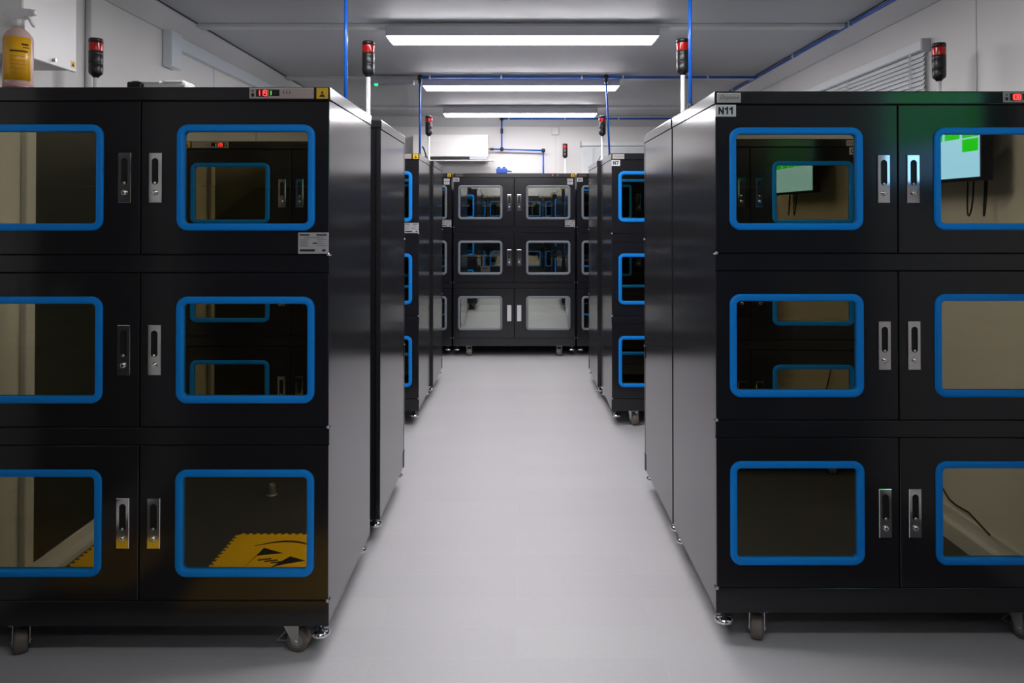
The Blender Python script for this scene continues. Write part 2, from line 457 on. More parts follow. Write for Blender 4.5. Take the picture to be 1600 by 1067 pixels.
# ------------------------------------------------------------------ dry cabinets
W, D = 1.198, 0.682
DOOR_Z = (0.1815, 0.7255, 1.2695)
DH = 0.485
CH = {}
def cabinet_meshes():
    hw = W / 2
    b = MB()
    # sides, back, floor, top and the inner shell, leaving the compartments hollow
    b.m(0)
    for s in (-1, 1):
        x0, x1 = sorted((s * (hw - .003), s * (hw - .03)))
        b.box(x0, x1, .024, D, .10, 1.772, .002)
    b.m(1)
    b.box(-hw + .03, hw - .03, D - .03, D - .002, .11, 1.78)
    b.box(-hw + .03, hw - .03, .03, D - .03, .105, .18)
    for z in (.669, 1.213):
        b.box(-hw + .03, hw - .03, .03, D - .03, z + .004, z + .052)
    b.box(-.012, .012, .03, .06, .18, 1.75)
    b.m(2)
    b.box(-hw, hw, 0, .028, .10, .180, .002)
    b.box(-hw, hw, 0, .028, .6685, .7235, .002)
    b.box(-hw, hw, 0, .028, 1.2125, 1.2675, .002)
    b.box(-hw + .02, hw - .02, D - .004, D, .10, 1.77, .001)
    CH['body'] = b.mesh('body', ['side_paint', 'inside_black', 'black_paint'])
    c = MB()
    c.box(-hw, hw, 0, D, 1.7565, 1.80, .004, 2)
    CH['top_cap'] = c.mesh('top_cap', 'side_paint')
    # doors, left hand (hinged at -x) and right hand
    for side in (-1, 1):
        if side < 0:
            X0, X1 = -hw + .002, -.002
            wx0, wx1 = -hw + .046, -hw + .046 + .437
        else:
            X0, X1 = .002, hw - .002
            wx0, wx1 = hw - .046 - .437, hw - .046
        wz0, wz1 = .075, .411
        fr = .0225
        d = MB()
        holed_panel(d, X0, X1, 0, DH, rrect(wx0 + .012, wx1 - .012, wz0 + .012, wz1 - .012, .024), 0, .022)
        CH['door', side] = d.mesh('door', 'black_paint')
        g = MB()
        rr_sweep(g, wx0, wx1, wz0, wz1, .036, [(0, .002), (0, -.004), (.0025, -.0075), (.007, -.009), (.016, -.009), (.0205, -.0075), (fr, -.004), (fr, .016)])
        for col in ('blue', 'grey'):
            CH['frame', side, col] = None
        me = g.mesh('window_frame', 'blue_gasket'); CH['frame', side, 'blue'] = me
        me2 = me.copy(); me2.materials.clear(); me2.materials.append(MATS['grey_gasket']); CH['frame', side, 'grey'] = me2
        p = MB(); p.box(wx0 + fr - .006, wx1 - fr + .006, .006, .009, wz0 + fr - .006, wz1 - fr + .006)
        me = p.mesh('pane', 'tinted_glass'); CH['pane', side, 'blue'] = me
        me2 = me.copy(); me2.materials.clear(); me2.materials.append(MATS['clear_glass']); CH['pane', side, 'grey'] = me2
        CH['hx', side] = side * .0485
        hp = MB()
        px = side * (hw - .004)
        hp.lathe([(.004, -.004), (.005, 0), (.004, .004)], (px, -.002, 0.0), 10)
        CH['pin', side] = hp.mesh('hinge_pin', 'zinc')
    h = MB()
    holed_panel(h, -.0205, .0205, -.079, .079, rrect(-.0105, .0105, -.022, .062, .0104), -.0055, .0, edge=.0015)
    CH['handle'] = h.mesh('handle', 'brushed_steel')
    s_ = MB(); s_.poly(rrect(-.0105, .0105, -.022, .062, .0104), -.0012, -.0004, 'xz')
    CH['slot'] = s_.mesh('handle_recess', 'slot_black')
    l = MB()
    l.lathe([(.0085, 0.0), (.0085, .004), (.0075, .0075), (.004, .009)], (0, -.005, -.047), 18, axis='y')
    l.lathe([(.005, 0), (.0045, .003), (.002, .0045)], (0, -.0045, -.0165), 12, axis='y')
    CH['lock'] = l.mesh('lock', 'chrome')
    f = MB(); f.box(-.0205, .0205, -.006, 0, -.079, .079, .002).box(-.012, .012, -.0075, -.005, -.066, -.048, .001)
    CH['flat_handle'] = f.mesh('handle', ['label_white'])
    sh = MB(); sh.box(-hw + .035, hw - .035, .05, D - .05, 0, .012).box(-hw + .035, hw - .035, .05, .054, -.014, .012, .001)
    CH['shelf'] = sh.mesh('shelf', 'shelf_steel')
    # caster
    q = MB(); q.box(-.034, .034, -.034, .034, .094, .102, .001)
    q.lathe([(.022, .086), (.024, .095)], (0, 0, 0), 16)
    for s in (-1, 1):
        q.poly([(-.026, .092), (.026, .092), (.012 + .018, .030), (.006 + .018, .024), (-.008 + .018, .030)], s * .0235 - .0015, s * .0235 + .0015, 'yz')
    q.lathe([(.006, -.029), (.006, .029)], (0, .018, .036), 10, axis='x')
    CH['fork'] = q.mesh('caster', 'zinc')
    t = MB(); t.lathe([(.022, -.0185), (.034, -.0185), (.036, -.014), (.036, .014), (.034, .0185), (.022, .0185)], (0, .018, .0365), 28, axis='x')
    CH['tyre'] = t.mesh('wheel', 'tyre')
    u = MB(); u.lathe([(.021, -.0195), (.021, .0195)], (0, .018, .0365), 20, axis='x')
    CH['hub'] = u.mesh('wheel_hub', 'hub_grey')
    v = MB(); v.box(-.013, .013, -.052, -.020, .030, .034, .001).poly([(-.024, .060), (-.018, .064), (-.046, .034), (-.052, .032)], -.014, .014, 'yz')
    CH['brake'] = v.mesh('brake_lever', 'zinc')
    k = MB()
    k.lathe([(.027, .057), (.030, .060), (.030, .066), (.025, .072), (.011, .076), (.0105, .084), (.0065, .085), (.0065, .102)], (0, 0, 0), 24)
    CH['foot'] = k.mesh('levelling_foot', 'chrome')
    # signal tower, base on the cabinet top
    for key, ph in (('tall', .205), ('short', .15)):
        a = MB(); a.lathe([(.021, 0), (.021, .006), (.009, .008), (.009, ph)], (0, 0, 0), 18)
        CH['pole', key] = a.mesh('pole', 'pole_white')
        a = MB()
        a.lathe([(.010, ph - .012), (.014, ph - .006), (.024, ph + .002), (.0265, ph + .012), (.0265, ph + .040), (.0255, ph + .041), (.0265, ph + .044), (.0265, ph + .078), (.0255, ph + .0795), (.0265, ph + .084), (.0265, ph + .092)], (0, 0, 0), 24)
        a.lathe([(.0265, ph + .126), (.0265, ph + .138), (.024, ph + .143), (.010, ph + .145)], (0, 0, 0), 24)
        CH['tower', key] = a.mesh('signal_tower', 'black_plastic')
        a = MB()
        a.lathe([(.026, ph + .092), (.0262, ph + .094), (.0262, ph + .124), (.026, ph + .126)], (0, 0, 0), 24)
        CH['lens', key] = a.mesh('red_lens', 'red_lens')
    # panel on the top rail
    e = MB()
    e.m(0).box(.344, .548, -.003, .0, 1.7625, 1.7965, .001)
    e.m(1).box(.352, .359, -.0036, -.003, 1.785, 1.7885).box(.351, .360, -.0036, -.003, 1.769, 1.779)
    e.box(.366, .403, -.0036, -.003, 1.7685, 1.7915)
    e.box(.407, .440, -.0036, -.003, 1.7705, 1.7905)
    for x in (.452, .462, .472): e.box(x, x + .002, -.0036, -.003, 1.776, 1.786)
    CH['display', 'blue'] = e.mesh('display_panel', ['display_grey', 'slot_black'])
    e = MB()
    e.m(0).box(.344, .548, -.003, .0, 1.7625, 1.7965, .001)
    CH['display', 'grey'] = e.mesh('display_panel', ['black_plastic'])
    y = MB()
    y.m(0).box(.557, .593, -.002, 0, 1.7625, 1.7965)
    y.m(1)
    y.poly([(.565, 1.768), (.585, 1.768), (.579, 1.776), (.571, 1.776)], -.0026, -.002, 'xz')
    y.poly([(.570, 1.778), (.580, 1.778), (.575, 1.788)], -.0026, -.002, 'xz')
    CH['esd'] = y.mesh('warning_sticker', ['esd_yellow', 'label_ink'])
    r = MB()
    r.m(0).box(.500, .596, -.0022, 0, 1.2715, 1.339, .0006)
    r.m(1).box(.505, .536, -.0028, -.0022, 1.329, 1.3335).box(.558, .591, -.0028, -.0022, 1.329, 1.3335).box(.506, .553, -.0028, -.0022, 1.279, 1.286)
    r.box(.546, .560, -.0028, -.0022, 1.303, 1.307)
    r.box(.576, .587, -.0028, -.0022, 1.279, 1.286)
    r.m(2)
    for i in range(5):
        r.box(.506, .534 - .004 * (i % 2), -.0026, -.0022, 1.2945 + i * .0052, 1.2970 + i * .0052)
    for i in range(4):
        r.box(.560, .590 - .006 * (i % 3), -.0026, -.0022, 1.296 + i * .0065, 1.2985 + i * .0065)
    r.box(.520, .580, -.0026, -.0022, 1.3215, 1.3245)
    CH['rating'] = r.mesh('rating_plate', ['rating_grey', 'label_ink', 'rating_faint'])
    br = MB()
    br.m(0).box(-.592, -.514, -.003, 0, 1.7615, 1.7935, .001)
    br.m(1); put_text(br, 'Dryzone', -.553, -.0034, 1.778, .0175, shear=.35, bold=.002)
    CH['brand', 'blue'] = br.mesh('brand_plate', ['plate_grey', 'plate_ink'])
    br = MB()
    br.m(0).box(-.585, -.50, -.002, 0, 1.7605, 1.7955, .001)
    br.m(1); put_text(br, 'Dryzone', -.543, -.0026, 1.778, .019, shear=.35, bold=.006)
    CH['brand', 'grey'] = br.mesh('brand_plate', ['black_plastic', 'orange_ink'])
    for i in (0, 1):
        w2 = MB(); z = 1.733 - i * .032
        w2.m(0).box(.522, .578, -.002, 0, z - .013, z + .013)
        w2.m(1)
        if i == 0:
            w2.box(.528, .571, -.0026, -.002, z - .001, z + .0035).box(.532, .566, -.0026, -.002, z - .007, z - .004)
        else:
            w2.box(.528, .560, -.0026, -.002, z - .001, z + .0035)
        CH['tag', i] = w2.mesh('sticker', ['label_white', 'rating_faint'])
cabinet_meshes()

GL = {'N': (.64, [(0, 0), (0, 1), (.64, 0), (.64, 1)]), '1': (.42, [(.02, .74), (.36, 1), (.36, 0)]), '7': (.6, [(0, 1), (.6, 1), (.2, 0)]),
      '2': (.6, [(.0, .74), (.06, .92), (.28, 1), (.5, .93), (.57, .73), (.45, .5), (0, 0), (.62, 0)]),
      '0': (.6, [(.3 + .3 * math.sin(a * PI / 8), .5 + .5 * math.cos(a * PI / 8)) for a in range(17)])}
def strokes(mb, s, x, y, z, h, t):
    wid = sum(GL[c][0] for c in s) + .34 * (len(s) - 1)
    x -= wid * h / 2
    for ch in s:
        w_, pts = GL[ch]
        for (a, b), (c, d) in zip(pts[:-1], pts[1:]):
            p, q = Vector((x + a * h, z - h / 2 + b * h)), Vector((x + c * h, z - h / 2 + d * h))
            u = (q - p).normalized(); n_ = Vector((-u.y, u.x)) * t / 2; e = u * t * .35
            mb.poly([tuple(p - e - n_), tuple(q + e - n_), tuple(q + e + n_), tuple(p - e + n_)], y, y + .0004, 'xz')
        x += (w_ + .34) * h
def number_label(s, wide):
    k = MB()
    x0 = -.5975
    k.m(0).box(x0, x0 + wide, -.003, -.001, 1.716, 1.7545)
    k.m(1); strokes(k, s, x0 + wide / 2, -.0034, 1.7352, .0200, .0054)
    return k.mesh('number_label', ['label_white', 'label_ink'])

def cabinet(label, x, yfront, away=False, col='blue', number=None, red='119', green='1', brand=True, tower=None, full=True, casters_r=(PI + 0.25, PI - 0.45), flat=False, tags=False, rating=True, inset=(.15, .15)):
    """x = centre, yfront = depth of its front plane; away=True turns its doors to the far wall"""
    t = thing('dry_cabinet', label, 'cabinet', (x, yfront, 0), PI if away else 0, 'black dry cabinets in rows')
    obj('body', CH['body'], t)
    obj('top_cap', CH['top_cap'], t)
    hw = W / 2
    for r, z in enumerate(DOOR_Z):
        for side in (-1, 1):
            d = obj('door', CH['door', side], t, (0, 0, z))
            obj('window_frame', CH['frame', side, col], d)
            obj('pane', CH['pane', side, col], d)
            hl = (CH['hx', side], 0, .2425)
            if flat and r == 0:
                obj('handle', CH['flat_handle'], d, hl)
            else:
                obj('handle', CH['handle'], d, hl)
                obj('handle_recess', CH['slot'], d, hl)
                obj('lock', CH['lock'], d, hl)
            obj('hinge_pin', CH['pin', side], d)
        obj('shelf', CH['shelf'], t, (0, 0, z + .235))
    for i, (sx, yy, rr) in enumerate(((-1, .052, casters_r[0]), (1, .052, casters_r[1]), (-1, D - .10, 0.4), (1, D - .10, -0.3))):
        c = obj('caster', CH['fork'], t, (sx * (hw - inset[0 if sx < 0 else 1]), yy, 0), rr)
        obj('wheel', CH['tyre'], c); obj('wheel_hub', CH['hub'], c); obj('brake_lever', CH['brake'], c)
    for sx, yy in ((-1, .034), (1, .034), (-1, D - .05), (1, D - .05)):
        obj('levelling_foot', CH['foot'], t, (sx * (hw - .034), yy, 0.0))
    obj('display_panel', CH['display', col], t)
    dp = t.children[-1]
    mb = MB()
    if col == 'blue': seven(mb, red, .3735, -.0036, 1.780, .0075, .0165, .0112, .0026)
    else: seven(mb, red, .375, -.003, 1.780, .008, .014, .014, .004)
    obj('red_digits', (mb, 'led_red'), dp)
    mb = MB()
    if col == 'blue': seven(mb, green, .411, -.0036, 1.780, .005, .0135, .010, .0026)
    else: seven(mb, green, .425, -.003, 1.780, .008, .012, .014, .004)
    obj('green_digits', (mb, 'led_green'), dp)
    obj('warning_sticker', CH['esd'], t)
    if brand: obj('brand_plate', CH['brand', col], t)
    if rating: obj('rating_plate', CH['rating'], t)
    if number: obj('number_label', number_label(number, .067 if len(number) > 2 else .056), t)
    if tags:
        for i in (0, 1): obj('sticker', CH['tag', i], t)
    if tower:
        key, tx, ty = tower
        st = obj('signal_tower', CH['tower', key], t, (tx, ty, 1.80), label='black signal tower with a red lens on a white pole')
        obj('pole', CH['pole', key], st); obj('red_lens', CH['lens', key], st)
    return t

XC = {'L1': -1.192, 'R1': 1.2465}
L1 = cabinet('large black cabinet nearest on the left, blue-framed windows mirroring a yellow mat', -1.192, 2.389, red='119', green='1', tower=('short', -.48, D - .08), brand=True, casters_r=(PI + .5, -.15 - PI / 2), inset=(.20, .125))
R1 = cabinet('large black cabinet nearest on the right, labelled N11, blue-framed windows', 1.2465, 2.47, number='N11', red='108', green='1', tower=('short', .473, D - .08), casters_r=(PI - .35, PI + .4), inset=(.15, .18))
L2 = cabinet('black cabinet back to back behind the nearest left one, only its long side showing', -1.178, 3.902, away=True, tower=('tall', -.53, D - .06), red='120', green='1')
R2 = cabinet('black cabinet back to back behind the one labelled N11, only its side showing', 1.2465, 3.858, away=True, tower=('tall', .535, D - .06), red='115', green='1')
L3 = cabinet('black cabinet in the second left row, a slice of its blue-framed windows showing', -1.246, 4.99, red='117', green='1')
R3 = cabinet('black cabinet in the second right row, labelled N7, blue-framed windows', 1.222, 4.99, number='N7', red='113', green='1')
L4 = cabinet('black cabinet behind the blue-framed one in the second left row, side only', -1.229, 6.385, away=True, tower=('tall', -.553, D - .07), red='119', green='1')
R4 = cabinet('black cabinet behind the one labelled N7, only a narrow strip of side showing', 1.201, 6.38, away=True, tower=('tall', .55, D - .07), red='119', green='1')
C0 = cabinet('black cabinet facing the aisle at its far end, six grey-framed windows, labelled N2', -.0285, 7.43, col='grey', number='N2', red='1', green='1', tower=('tall', .54, D - .06), flat=True, tags=True, casters_r=(PI + .2, PI - .2))
CL = cabinet('black cabinet left of the grey-framed one at the far end, mostly hidden', -1.243, 7.43, col='grey', red='8', green='1', flat=True, tags=True)
CR = cabinet('black cabinet right of the grey-framed one at the far end, mostly hidden', 1.187, 7.43, col='grey', number='N1', red='8', green='1', flat=True, tags=True)
L0 = cabinet('black cabinet seen only as a reflection in the near left windows', -1.25, 0.62, away=True, red='105', green='1', tower=('tall', .4, D - .07))
R0 = cabinet('black cabinet seen only as a reflection in the windows of cabinet N11', 1.249, 0.91, away=True, number='N10', red='112', green='1')

B0 = cabinet('black cabinet behind the viewer, mirrored small in the upper windows of the far middle cabinet', -.04, -1.62, away=True, red='110', green='1')
BL = cabinet('black cabinet behind the viewer against the left wall, facing the aisle', -1.245, -1.62, away=True, red='111', green='1', number=None)
BR = cabinet('black cabinet behind the viewer against the right wall, facing the aisle', 1.17, -1.62, away=True, red='114', green='1', number=None)

# ------------------------------------------------------------------ blue air pipes
def elbow(mb, c, r=.016):
    mb.lathe([(r * .6, -r), (r, -r * .6), (r, r * .6), (r * .6, r)], c, 14)
    return mb
PR = .0075
def clip_obj(parent, x, y, z, alongx=True):
    m_ = MB()
    if alongx: m_.box(x - .006, x + .006, y - .012, y + .012, z - .012, z + .016, .002)
    else: m_.box(x - .012, x + .012, y - .006, y + .006, z - .012, z + .016, .002)
    obj('pipe_clip', (m_, 'clip_white'), parent)
ZP = ZC - .017
# along the right ceiling edge
tp = thing('air_pipe', 'blue air pipe running along the right ceiling edge towards the viewer', 'pipe')
obj('pipe', (MB().tube([(1.835, YF + .05, ZP), (1.835, 8.16, ZP)], .009), 'pipe_blue'), tp)
for y in (2.0, 3.3, 4.15, 5.0, 6.4, 7.3): clip_obj(tp, 1.835, y, ZP, False)
# crosswise runs with drops to the cabinets
def crossrun(y, xl, xr, drops, label, zbot, clips, tilt=0.0, r=PR):
    t = thing('air_pipe', label, 'pipe')
    z = ZP - .012
    obj('pipe', (MB().tube([(xl, y, z), (xr, y, z)], r + .0015), 'pipe_blue'), t)
    for i, x in enumerate(drops):
        xb = x + (tilt if i else 0)
        obj('drop_pipe', (MB().tube([(x, y, z), (x * .5 + xb * .5, y, (z + zbot) / 2), (xb, y, zbot)], r), 'pipe_blue'), t)
        f = MB(); elbow(f, (x, y, z), .019).lathe([(.012, -.045), (.013, -.01)], (x, y, z), 12)
        obj('pipe_fitting', (f, 'fitting_black'), t)
        obj('drop_coupling', (MB().lathe([(.011, 0), (.012, .004), (.012, .05), (.010, .055)], (xb, y, zbot), 12), 'fitting_black'), t)
    for x in clips: clip_obj(t, x, y, z)
    return t
crossrun(3.145, -.715, 1.815, (-.715, .722), 'blue air pipe dropping from the ceiling to the two nearest cabinet pairs', 1.803, (-.4, .3, 1.2))
cr2 = crossrun(5.70, -.735, 1.815, (-.735, .672), 'blue air pipe crossing the ceiling in front of a lamp, two drops to cabinets', 1.803, (-.66, -.12, .49, .80, 1.44), tilt=.028)
obj('loose_hose', (MB().tube([(-.690, 5.745, 1.803), (-.695, 5.745, 1.85), (-.708, 5.745, 1.89), (-.722, 5.745, 1.912)], .006, 8), 'fitting_black'), cr2)
obj('wire_loop', (MB().tube([(.555 + .02 * math.cos(a * PI / 8), .60 - .03 * math.cos(a * PI / 8), 1.802 + .042 * math.sin(a * PI / 8)) for a in range(9)], .003, 6), 'zinc'), R4)
# far run on the rear wall
tf = thing('air_pipe', 'blue air pipe on the far wall stepping down beside the air conditioner', 'pipe')
yw = YB - .078
def P(px, py, d): return ((px - 808) * d / FPX, CAMZ + (334.5 - py) * d / FPX)
xa, za = P(784, 182.5, yw); xb_, zb_ = P(784, 233, yw); xc, zc_ = P(849, 235, yw)
za = ZC - .03
obj('pipe', (MB().tube([(xa, yw, za), (1.815, yw, za)], .009), 'pipe_blue'), tf)
obj('drop_pipe', (MB().tube([(xa, yw, za), (xa, yw, zb_)], .009), 'pipe_blue'), tf)
obj('branch_pipe', (MB().tube([(xa - .09, yw, zb_), (xc, yw, zc_)], .009), 'pipe_blue'), tf)
obj('drop_pipe', (MB().tube([(xc, yw, zc_), (xc, yw, 1.72)], .009), 'pipe_blue'), tf)
for c in ((xa, yw, za), (xa, yw, zb_), (xc, yw, zc_)):
    obj('pipe_fitting', (elbow(MB(), c, .021), 'fitting_black'), tf)
obj('shutoff_valve', (MB().lathe([(.012, 0), (.015, .004), (.015, .05), (.012, .055)], (xa, yw, za - .16), 12), 'fitting_black'), tf)
obj('end_coupling', (MB().lathe([(.012, -.04), (.014, -.03), (.014, .0), (.012, .004)], (xa - .09, yw, zb_), 12, axis='x'), 'fitting_black'), tf)
obj('end_cap', (MB().lathe([(.005, -.07), (.008, -.066), (.008, -.038)], (xa - .09, yw, zb_), 12, axis='x'), 'cap_red'), tf)
for x in (-.09, .52, 1.1): clip_obj(tf, x, yw, za)

# ------------------------------------------------------------------ far wall fittings
ac = thing('air_conditioner', 'white wall-mounted air conditioner on the far wall', 'air conditioner', (-.71, YB, 1.97))
b = MB(); b.poly([(0, .0), (-.16, .0), (-.21, .045), (-.215, .20), (-.19, .275), (0, .285)], -.40, .40, 'yz')
obj('casing', (b, 'appliance_white'), ac)
obj('air_slot', (MB().box(-.36, .20, -.214, -.19, .012, .038, .002), 'slot_black'), ac)
obj('flap', (MB().box(-.38, .46, -.235, -.10, -.008, .002, .002), 'appliance_white'), ac)
obj('control_panel', (MB().box(.205, .39, -.217, -.20, .010, .045, .002), 'fixture_grey'), ac)
xj, zj = P(867.5, 205, YB)
jb = thing('junction_box', 'small square white junction box on the far wall', 'box', (xj, YB, zj))
obj('casing', (MB().box(-.04, .04, -.03, 0, -.042, .042, .004), 'appliance_white'), jb)
obj('cover', (MB().box(-.037, .037, -.034, -.03, -.039, .039, .002), 'trim_paint'), jb)

def blind(label, length, z0, z1, loc, rz):
    """blind spans local x 0..length, hangs in the plane y=0, room side towards -y"""
    t = thing('venetian_blind', label, 'blind', loc, rz)
    obj('headrail', (MB().box(0, length, -.018, .014, z1 - .045, z1, .003), 'blind_white'), t)
    sl = MB()
    z = z1 - .062
    th = math.radians(66)
    while z > z0 + .03:
        c_, s_ = math.cos(th) * .0125, math.sin(th) * .0125
        sl.loft([[(.01, -c_, z - s_), (.01, 0, z + .0018), (.01, c_, z + s_), (.01, 0, z + .0012)],
                 [(length - .01, -c_, z - s_), (length - .01, 0, z + .0018), (length - .01, c_, z + s_), (length - .01, 0, z + .0012)]], True, True, smooth=False)
        z -= .0215
    obj('slats', (sl, 'blind_white'), t)
    cd = MB()
    for x in (.12, length / 2, length - .12):
        cd.tube([(x, -.013, z0), (x, -.013, z1 - .04)], .0022, 6)
        cd.tube([(x + .012, -.013, z0), (x + .012, -.013, z1 - .04)], .0022, 6)
    obj('ladder_cord', (cd, 'blind_white'), t)
    obj('bottom_rail', (MB().box(.008, length - .008, -.012, .012, z0, z0 + .02, .003), 'blind_white'), t)
    obj('end_bracket', (MB().box(-.012, .002, -.022, .018, z1 - .055, z1 + .006, .002).box(length - .002, length + .012, -.022, .018, z1 - .055, z1 + .006, .002), 'fixture_grey'), t)
    return t
# right wall: local x runs towards -y, so start at the far end
blind('white venetian blind on the right wall above the cabinets', 1.60, .95, 2.20, (1.880, 5.07, 0), -PI / 2)
blind('pale venetian blind on the far wall beside a signal tower', .98, 1.0, 2.185, (.70, YB - .02, 0), 0)

# emergency lamp on the ceiling
em = thing('emergency_lamp', 'grey emergency lamp with a green indicator on the ceiling above the left row', 'lamp', (-.955, 5.78, ZC - .024))
obj('housing', (MB().box(-.165, .165, -.04, .04, -.045, 0, .004), 'fixture_grey'), em)
obj('indicator', (MB().lathe([(.016, 0), (.015, -.010), (.008, -.018)], (-.12, -.03, -.045), 12), 'lamp_green'), em)
obj('cable', (MB().tube([(.165, 0, -.012), (.19, 0, -.01), (.222, -.06, -.012)], .006), 'fixture_grey'), em)

# ------------------------------------------------------------------ left wall: enclosure, conduit, trunking
en = thing('wall_enclosure', 'white metal wall enclosure behind the spray bottle', 'enclosure', (XL, 2.515, 1.932))
obj('casing', (MB().box(0, .19, 0, .30, 0, .50, .003), 'appliance_white'), en)
obj('cover', (MB().box(.19, .202, -.004, .303, -.006, .50, .003), 'appliance_white'), en)
ys = MB(); ys.m(0).box(.202, .2026, .268, .294, .008, .032); ys.m(1).poly([(.272, .013), (.290, .013), (.281, .027)], .2026, .2029, 'yz')
obj('warning_sticker', (ys, ['esd_yellow', 'label_ink']), en)
obj('gland', (MB().lathe([(.006, 0), (.006, .012)], (.202, .16, .012), 8, axis='x'), 'zinc'), en)
obj('conduit', (MB().tube([(XL + .012, 3.23, .2), (XL + .012, 3.23, ZK)], .012), 'trim_paint'), label='slim white conduit running up the left wall behind a signal tower', cat='conduit')
tr = thing('cable_trunking', 'white cable trunking along the left wall just below the cornice', 'trunking', (XL + .001, 0, 0))
obj('duct', (MB().box(0, .035, 3.95, 8.2, 2.285, 2.35, .002), 'trunking_white'), tr)
obj('drop_box', (MB().box(0, .05, 3.93, 4.05, 2.17, 2.36, .003), 'trunking_white'), tr)
obj('wall_clip', (MB().box(XL, XL + .03, 2.80, 2.86, 2.16, 2.20, .004), 'trim_paint'), label='tiny white wall clip right of the wall enclosure', cat='clip')

# ------------------------------------------------------------------ things on top of the near left cabinet
bx, by = -1.626, 2.456
sb = thing('spray_bottle', 'pinkish spray bottle with an orange-yellow label on the near left cabinet', 'bottle', (bx, by, 1.80), 0)
sb.scale = (.93, .93, .93)
b = MB(); b.lathe([(.043, .0), (.0465, .006), (.0465, .175), (.044, .188), (.034, .203), (.022, .214), (.0175, .220), (.0175, .228)], (0, 0, 0), 32)
obj('body', (b, 'bottle_pink'), sb)
lb = MB(); lb.m(0)
def arc(a0, a1, r, z0, z1, n=16, t=.0006):
    rings = []
    for i in range(n + 1):
        a = math.radians(a0 + (a1 - a0) * i / n)
        c_, s_ = math.cos(a), math.sin(a)
        rings.append([(r * c_, r * s_, z0), ((r + t) * c_, (r + t) * s_, z0), ((r + t) * c_, (r + t) * s_, z1), (r * c_, r * s_, z1)])
    lb.loft(rings)
arc(-122, -5, .0466, .030, .180)
lb.m(1)
arc(-45, -18, .0473, .152, .158, 6); arc(-40, -14, .0473, .143, .146, 6); arc(-88, -20, .0473, .128, .133, 12)
lb.m(2)
for i in range(5): arc(-88, -25 - 4 * (i % 2), .0473, .112 - i * .014, .1135 - i * .014, 10)
obj('wrap_label', (lb, ['bottle_label', 'label_ink', 'orange_ink']), sb)
ll = MB(); ll.lathe([(.0470, .003), (.0470, .017)], (0, 0, 0), 32)
obj('liquid', (ll, 'bottle_liquid'), sb)
hd = MB()
hd.lathe([(.0195, .222), (.0195, .246), (.016, .250)], (0, 0, 0), 20)
hd.loft([[(x, w_ * s1, z0 if s2 < 0 else z1) for s1, s2 in ((-1, -1), (1, -1), (1, 1), (-1, 1))]
         for x, w_, z0, z1 in ((-.052, .008, .262, .268), (-.04, .013, .258, .278), (-.015, .016, .246, .287), (.015, .015, .250, .286), (.04, .011, .262, .283), (.052, .011, .264, .283))], True, True, smooth=False)
obj('spray_head', (hd, 'pole_white'), sb)
obj('trigger', (MB().poly([(.026, .264), (.036, .266), (.050, .236), (.057, .224), (.052, .222), (.043, .236)], -.006, .006, 'xz'), 'pole_white'), sb)
obj('nozzle', (MB().lathe([(.010, 0), (.011, .002), (.011, .010), (.006, .012)], (.050, 0, .2725), 14, axis='x'), 'pole_white'), sb)

bb = thing('flat_box', 'flat white box with a lid lying on the near left cabinet', 'box', (-1.20, 2.60, 1.80))
obj('tray', (MB().box(-.07, .075, -.04, .05, 0, .040, .004), 'label_white'), bb)
obj('lid', (MB().box(-.072, -.01, -.042, .052, .038, .050, .004).box(-.006, .068, -.042, .052, .038, .053, .006), 'appliance_white'), bb)
obj('block', (MB().box(-.04, .012, -.03, .03, 0, .0495, .006, 2).box(-.028, -.004, -.02, .02, .0495, .053, .002), 'black_plastic'), None, (-1.292, 2.60, 1.80), 0, 'small black block beside the flat white box on the near left cabinet', 'block')

# valve on the far cabinet
vx, vz = P(784, 270, 7.52)
vv = thing('valve_block', 'small blue valve block with black knobs on the far middle cabinet', 'valve', (vx, 7.52, 1.80))
obj('body', (MB().box(-.055, .055, -.03, .03, 0, .052, .008, 2), 'valve_blue'), vv)
for x in (-.028, .022):
    obj('knob', (MB().lathe([(.014, .050), (.014, .062), (.010, .066)], (x, 0, 0), 14), 'fitting_black'), vv)
obj('outlet', (MB().lathe([(.010, .05), (.010, .085), (.013, .087), (.013, .10)], (0, 0, .026), 12, axis='x'), 'zinc'), vv)

# ------------------------------------------------------------------ contents of the far middle cabinet
def glass_thing(name, label, cat, mb, m_, group=None, loc=(0, 0, 0)):
    return obj(name, (mb, m_), None, loc, 0, label, cat, group)
yc = 7.43
def far(px, py, d=7.58): return P(px, py, d)
def bent(pts_px, label, r=.011, d=7.56):
    pts = [(P(px, py, d)[0], d, P(px, py, d)[1]) for px, py in pts_px]
    return obj('bent_tube', (MB().tube(pts, r), 'tube_blue'), None, (0, 0, 0), 0, label, 'tube', 'bent blue tubes in the far cabinet')
def card(px0, px1, py0, py1, label, m_='card_pink', d=7.53):
    x0, z1 = P(px0, py0, d); x1, z0 = P(px1, py1, d)
    k = MB(); k.m(0).box(x0, x1, d, d + .003, z0, z1, .0006)
    k.m(1)
    h = z1 - z0
    k.box(x0 + .12 * (x1 - x0), x1 - .15 * (x1 - x0), d - .0008, d, z0 + h * .52, z0 + h * .70)
    k.box(x0 + .12 * (x1 - x0), x1 - .35 * (x1 - x0), d - .0008, d, z0 + h * .28, z0 + h * .38)
    return obj('name_card', (k, [m_, 'rating_faint']), None, (0, 0, 0), 0, label, 'card', 'cards in the far cabinet')
